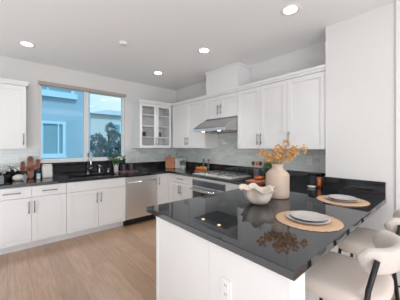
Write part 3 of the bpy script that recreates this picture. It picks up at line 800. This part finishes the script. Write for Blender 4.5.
for y, lab in ((3.30, 'left clear glass bottle with brown stopper behind the oranges'), (3.16, 'right clear glass bottle with brown stopper, nearer the cooktop')):
    t = thing('glass_bottle', (2.978, y, Z), lab, 'bottle', 'stoppered glass bottles')
    bm = bmesh.new(); lathe(bm, [(.002, 0), (.034, 0), (.036, .006), (.036, .12), (.014, .16), (.012, .20), (.002, .201)], (2.978, y, Z), 24, caps=False); obj('body', bm, M['bottleglass'], t, smooth=True)
    bm = bmesh.new(); lathe(bm, [(.011, 0), (.020, .012), (.020, .03), (.014, .04)], (2.978, y, Z + .2), 16); obj('stopper', bm, M['wood'], t, smooth=True)

# ------------------------------------------------------------------ right of the cooktop
t = thing('utensil_crock', (2.83, 1.93, Z), 'dark utensil crock behind the vase\'s left side, right of the cooktop', 'utensil holder')
bm = bmesh.new(); lathe(bm, [(.002, 0), (.048, 0), (.052, .01), (.052, .15), (.047, .15), (.045, .02), (.002, .015)], (2.83, 1.93, Z), 28, caps=False); obj('body', bm, M['darkcan'], t, smooth=True)
for k, (dx, dy, lab) in enumerate(((-.035, .05, 'wooden spoon leaning left in the dark crock'), (.0, .0, 'upright wooden spoon in the middle of the dark crock'), (.025, -.035, 'wooden spoon leaning right in the dark crock'))):
    t = thing('wooden_spoon', (2.83, 1.93, Z + .02), lab, 'spoon', 'wooden spoons in the crock')
    b0 = Vector((2.83 - dx * .3, 1.93 - dy * .3, Z + .02)); b1 = Vector((2.83 + dx, 1.93 + dy, Z + .205))
    bm = bmesh.new(); tube(bm, [b0, b1], .005, 8); obj('handle', bm, M['oak'], t, smooth=True)
    bm = bmesh.new(); lathe(bm, [(.003, 0), (.022, .008), (.031, .03), (.027, .055), (.003, .068)], tuple(b1 - Vector((0, 0, .004))), 16,
        fn=lambda p, a, r, z, c=b1: Vector((c.x + (p.x - c.x) * .4, p.y, p.z))); obj('bowl', bm, M['walnut' if k != 1 else 'oak'], t, smooth=True)
t = thing('potted_fern', (2.88, 1.765, Z), 'small dense green plant between the dark crock and the vase', 'potted plant')
bm = bmesh.new(); lathe(bm, pot_prof(.045, .09), (2.88, 1.765, Z), 28, caps=False); obj('pot', bm, M['black'], t, smooth=True)
bm = bmesh.new(); leaves(bm, (2.88, 1.765, Z + .17), (.085, .085, .09), 230, .04); obj('leaves', bm, mat('grey_green_leaf', (104, 136, 100), .6, noise=.35, nscale=40), t)
bm = bmesh.new(); B(bm, 2.50, 2.74, 1.70, 1.90, Z, Z + .02)
o = obj('trivet_board', bm, M['oak'], bevel=.006); centred(o, 2.62, 1.80, Z); tag(o, 'light wooden board under the copper bowl, behind the ruffled bowl', 'cutting board')
bm = bmesh.new(); lathe(bm, [(.002, 0), (.04, 0), (.066, .02), (.076, .05), (.071, .052), (.062, .025), (.038, .008), (.002, .007)], (2.66, 1.79, Z + .0205), 32, caps=False)
o = obj('copper_bowl', bm, M['copper'], smooth=True); centred(o, 2.66, 1.79, Z + .0205); tag(o, 'small copper bowl on the light wooden board left of the vase', 'bowl')
# by the white wall
t = thing('black_jar', (2.93, 1.15, Z), 'wide black lidded jar on the counter under the outlet, by the white wall', 'jar')
bm = bmesh.new(); lathe(bm, [(.002, 0), (.07, 0), (.074, .01), (.074, .12), (.002, .12)], (2.93, 1.15, Z), 32, caps=False); obj('body', bm, M['darkcan'], t, smooth=False)
bm = bmesh.new(); lathe(bm, [(.002, 0), (.076, 0), (.076, .02), (.06, .03), (.002, .032)], (2.93, 1.15, Z + .121), 32, caps=False); obj('lid', bm, M['black'], t)
t = thing('copper_tumbler', (2.80, 1.036, Z), 'copper tumbler in front of the black jar, by the white wall', 'tumbler')
bm = bmesh.new(); lathe(bm, [(.002, 0), (.031, 0), (.035, .005), (.037, .11), (.034, .11), (.032, .01), (.002, .008)], (2.80, 1.036, Z), 32, caps=False); obj('body', bm, M['copper'], t, smooth=True)
bm = bmesh.new(); lathe(bm, [(.002, 0), (.038, 0), (.038, .012), (.002, .014)], (2.80, 1.036, Z + .111), 32, caps=False); obj('lid', bm, M['oak'], t)
bm = bmesh.new()
lathe(bm, [(.002, 0), (.03, 0), (.045, .012), (.048, .02), (.044, .02), (.03, .006), (.002, .005)], (2.72, 1.10, Z), 28, caps=False)
o = obj('small_dish', bm, M['ceramicw'], smooth=True); centred(o, 2.72, 1.10, Z); tag(o, 'small white dish left of the copper tumbler', 'dish')

# ------------------------------------------------------------------ outside the window
bm = bmesh.new(); B(bm, -20, 30, YB + .3, 60, -1.2, -1.0); struct('ground', bm, M['ground'])
NY = 8.0
t = thing('neighbour_house', (-1, NY + 2, -1), 'pale blue stucco house close outside the left window pane', 'house')
bm = bmesh.new(); B(bm, -4, 2.08, NY, NY + 3, -1, 6.5); obj('wall', bm, M['blue'], t)
def ext_window(t, x0, x1, z0, z1, y, split):
    w = .085; bm = bmesh.new()
    for a in ((x0, x0 + w, z0, z1), (x1 - w, x1, z0, z1), (x0 + w, x1 - w, z0, z0 + w), (x0 + w, x1 - w, z1 - w, z1)): B(bm, a[0], a[1], y - .07, y - .001, a[2], a[3])
    B(bm, x0 - .03, x1 + .03, y - .1, y - .001, z0 - .05, z0)
    for s in split: B(bm, s - .02, s + .02, y - .05, y - .001, z0 + w, z1 - w)
    wf = obj('window', bm, M['bluetrim'], t)
    bm = bmesh.new(); B(bm, x0 + w, x1 - w, y - .02, y - .002, z0 + w, z1 - w); obj('pane', bm, M['bluepane'], wf)
ext_window(t, .70, 1.365, 1.10, 2.17, NY, [1.17])
ext_window(t, .2, 1.60, 3.00, 4.4, NY, [.9])
bm = bmesh.new(); B(bm, .1, 1.68, NY - .12, NY - .001, 2.90, 3.06); obj('window_ledge', bm, M['bluetrim'], t)

HY = 17.
t = thing('distant_house', (9, HY + 2, -1), 'grey-blue house with a low roof seen beyond the trees in the right pane', 'house')
bm = bmesh.new(); B(bm, 4.45, 9, HY, HY + 4, -1, 3.75); obj('wall', bm, M['grey_house'], t)
bm = bmesh.new(); vs = [bm.verts.new(p) for p in ((4.2, HY - .3, 3.75), (9.3, HY - .3, 3.75), (9.3, HY + 4.3, 3.75), (4.2, HY + 4.3, 3.75), (6.2, HY + 2, 4.45), (8.2, HY + 2, 4.45))]
for f_ in ((0, 1, 5, 4), (1, 2, 5), (2, 3, 4, 5), (3, 0, 4), (0, 3, 2, 1)): bm.faces.new([vs[i] for i in f_])
obj('roof', bm, M['roof'], t)
ext_window(t, 6.05, 6.6, 2.2, 3.15, HY, [])
def tree(name, x, y, h, r, n, label, size=.16):
    t = thing(name, (x, y, -1), label, 'tree')
    bm = bmesh.new(); tube(bm, [(x, y, -1), (x + .05, y, h * .4), (x - .03, y, h * .8)], .07, 8, .03)
    for k in range(6):
        a = random.uniform(0, 2 * PI); z = random.uniform(.2, .7) * h; tube(bm, [(x, y, z), (x + r * .7 * math.cos(a), y + r * .7 * math.sin(a), z + .5)], .02, 6, .008)
    obj('trunk', bm, M['bark'], t, smooth=True)
    bm = bmesh.new()
    for k in range(9):
        c = (x + random.uniform(-r, r) * .6, y + random.uniform(-r, r) * .6, random.uniform(-.3, h - .3))
        leaves(bm, c, (r * .55, r * .55, r * .6), n // 9, size)
    obj('foliage', bm, M['foliage'], t)
tree('leafy_tree', 2.95, 9.9, 1.95, .55, 2400, 'bushy blue-green tree beside the blue house in the right pane', .10)
tree('leafy_tree', 3.5, 10.4, 2.6, .42, 2200, 'tall thin tree in the middle of the right pane', .08)
tree('leafy_tree', 4.25, 10.9, 2.3, .65, 2600, 'low dense tree at the right edge of the window', .10)
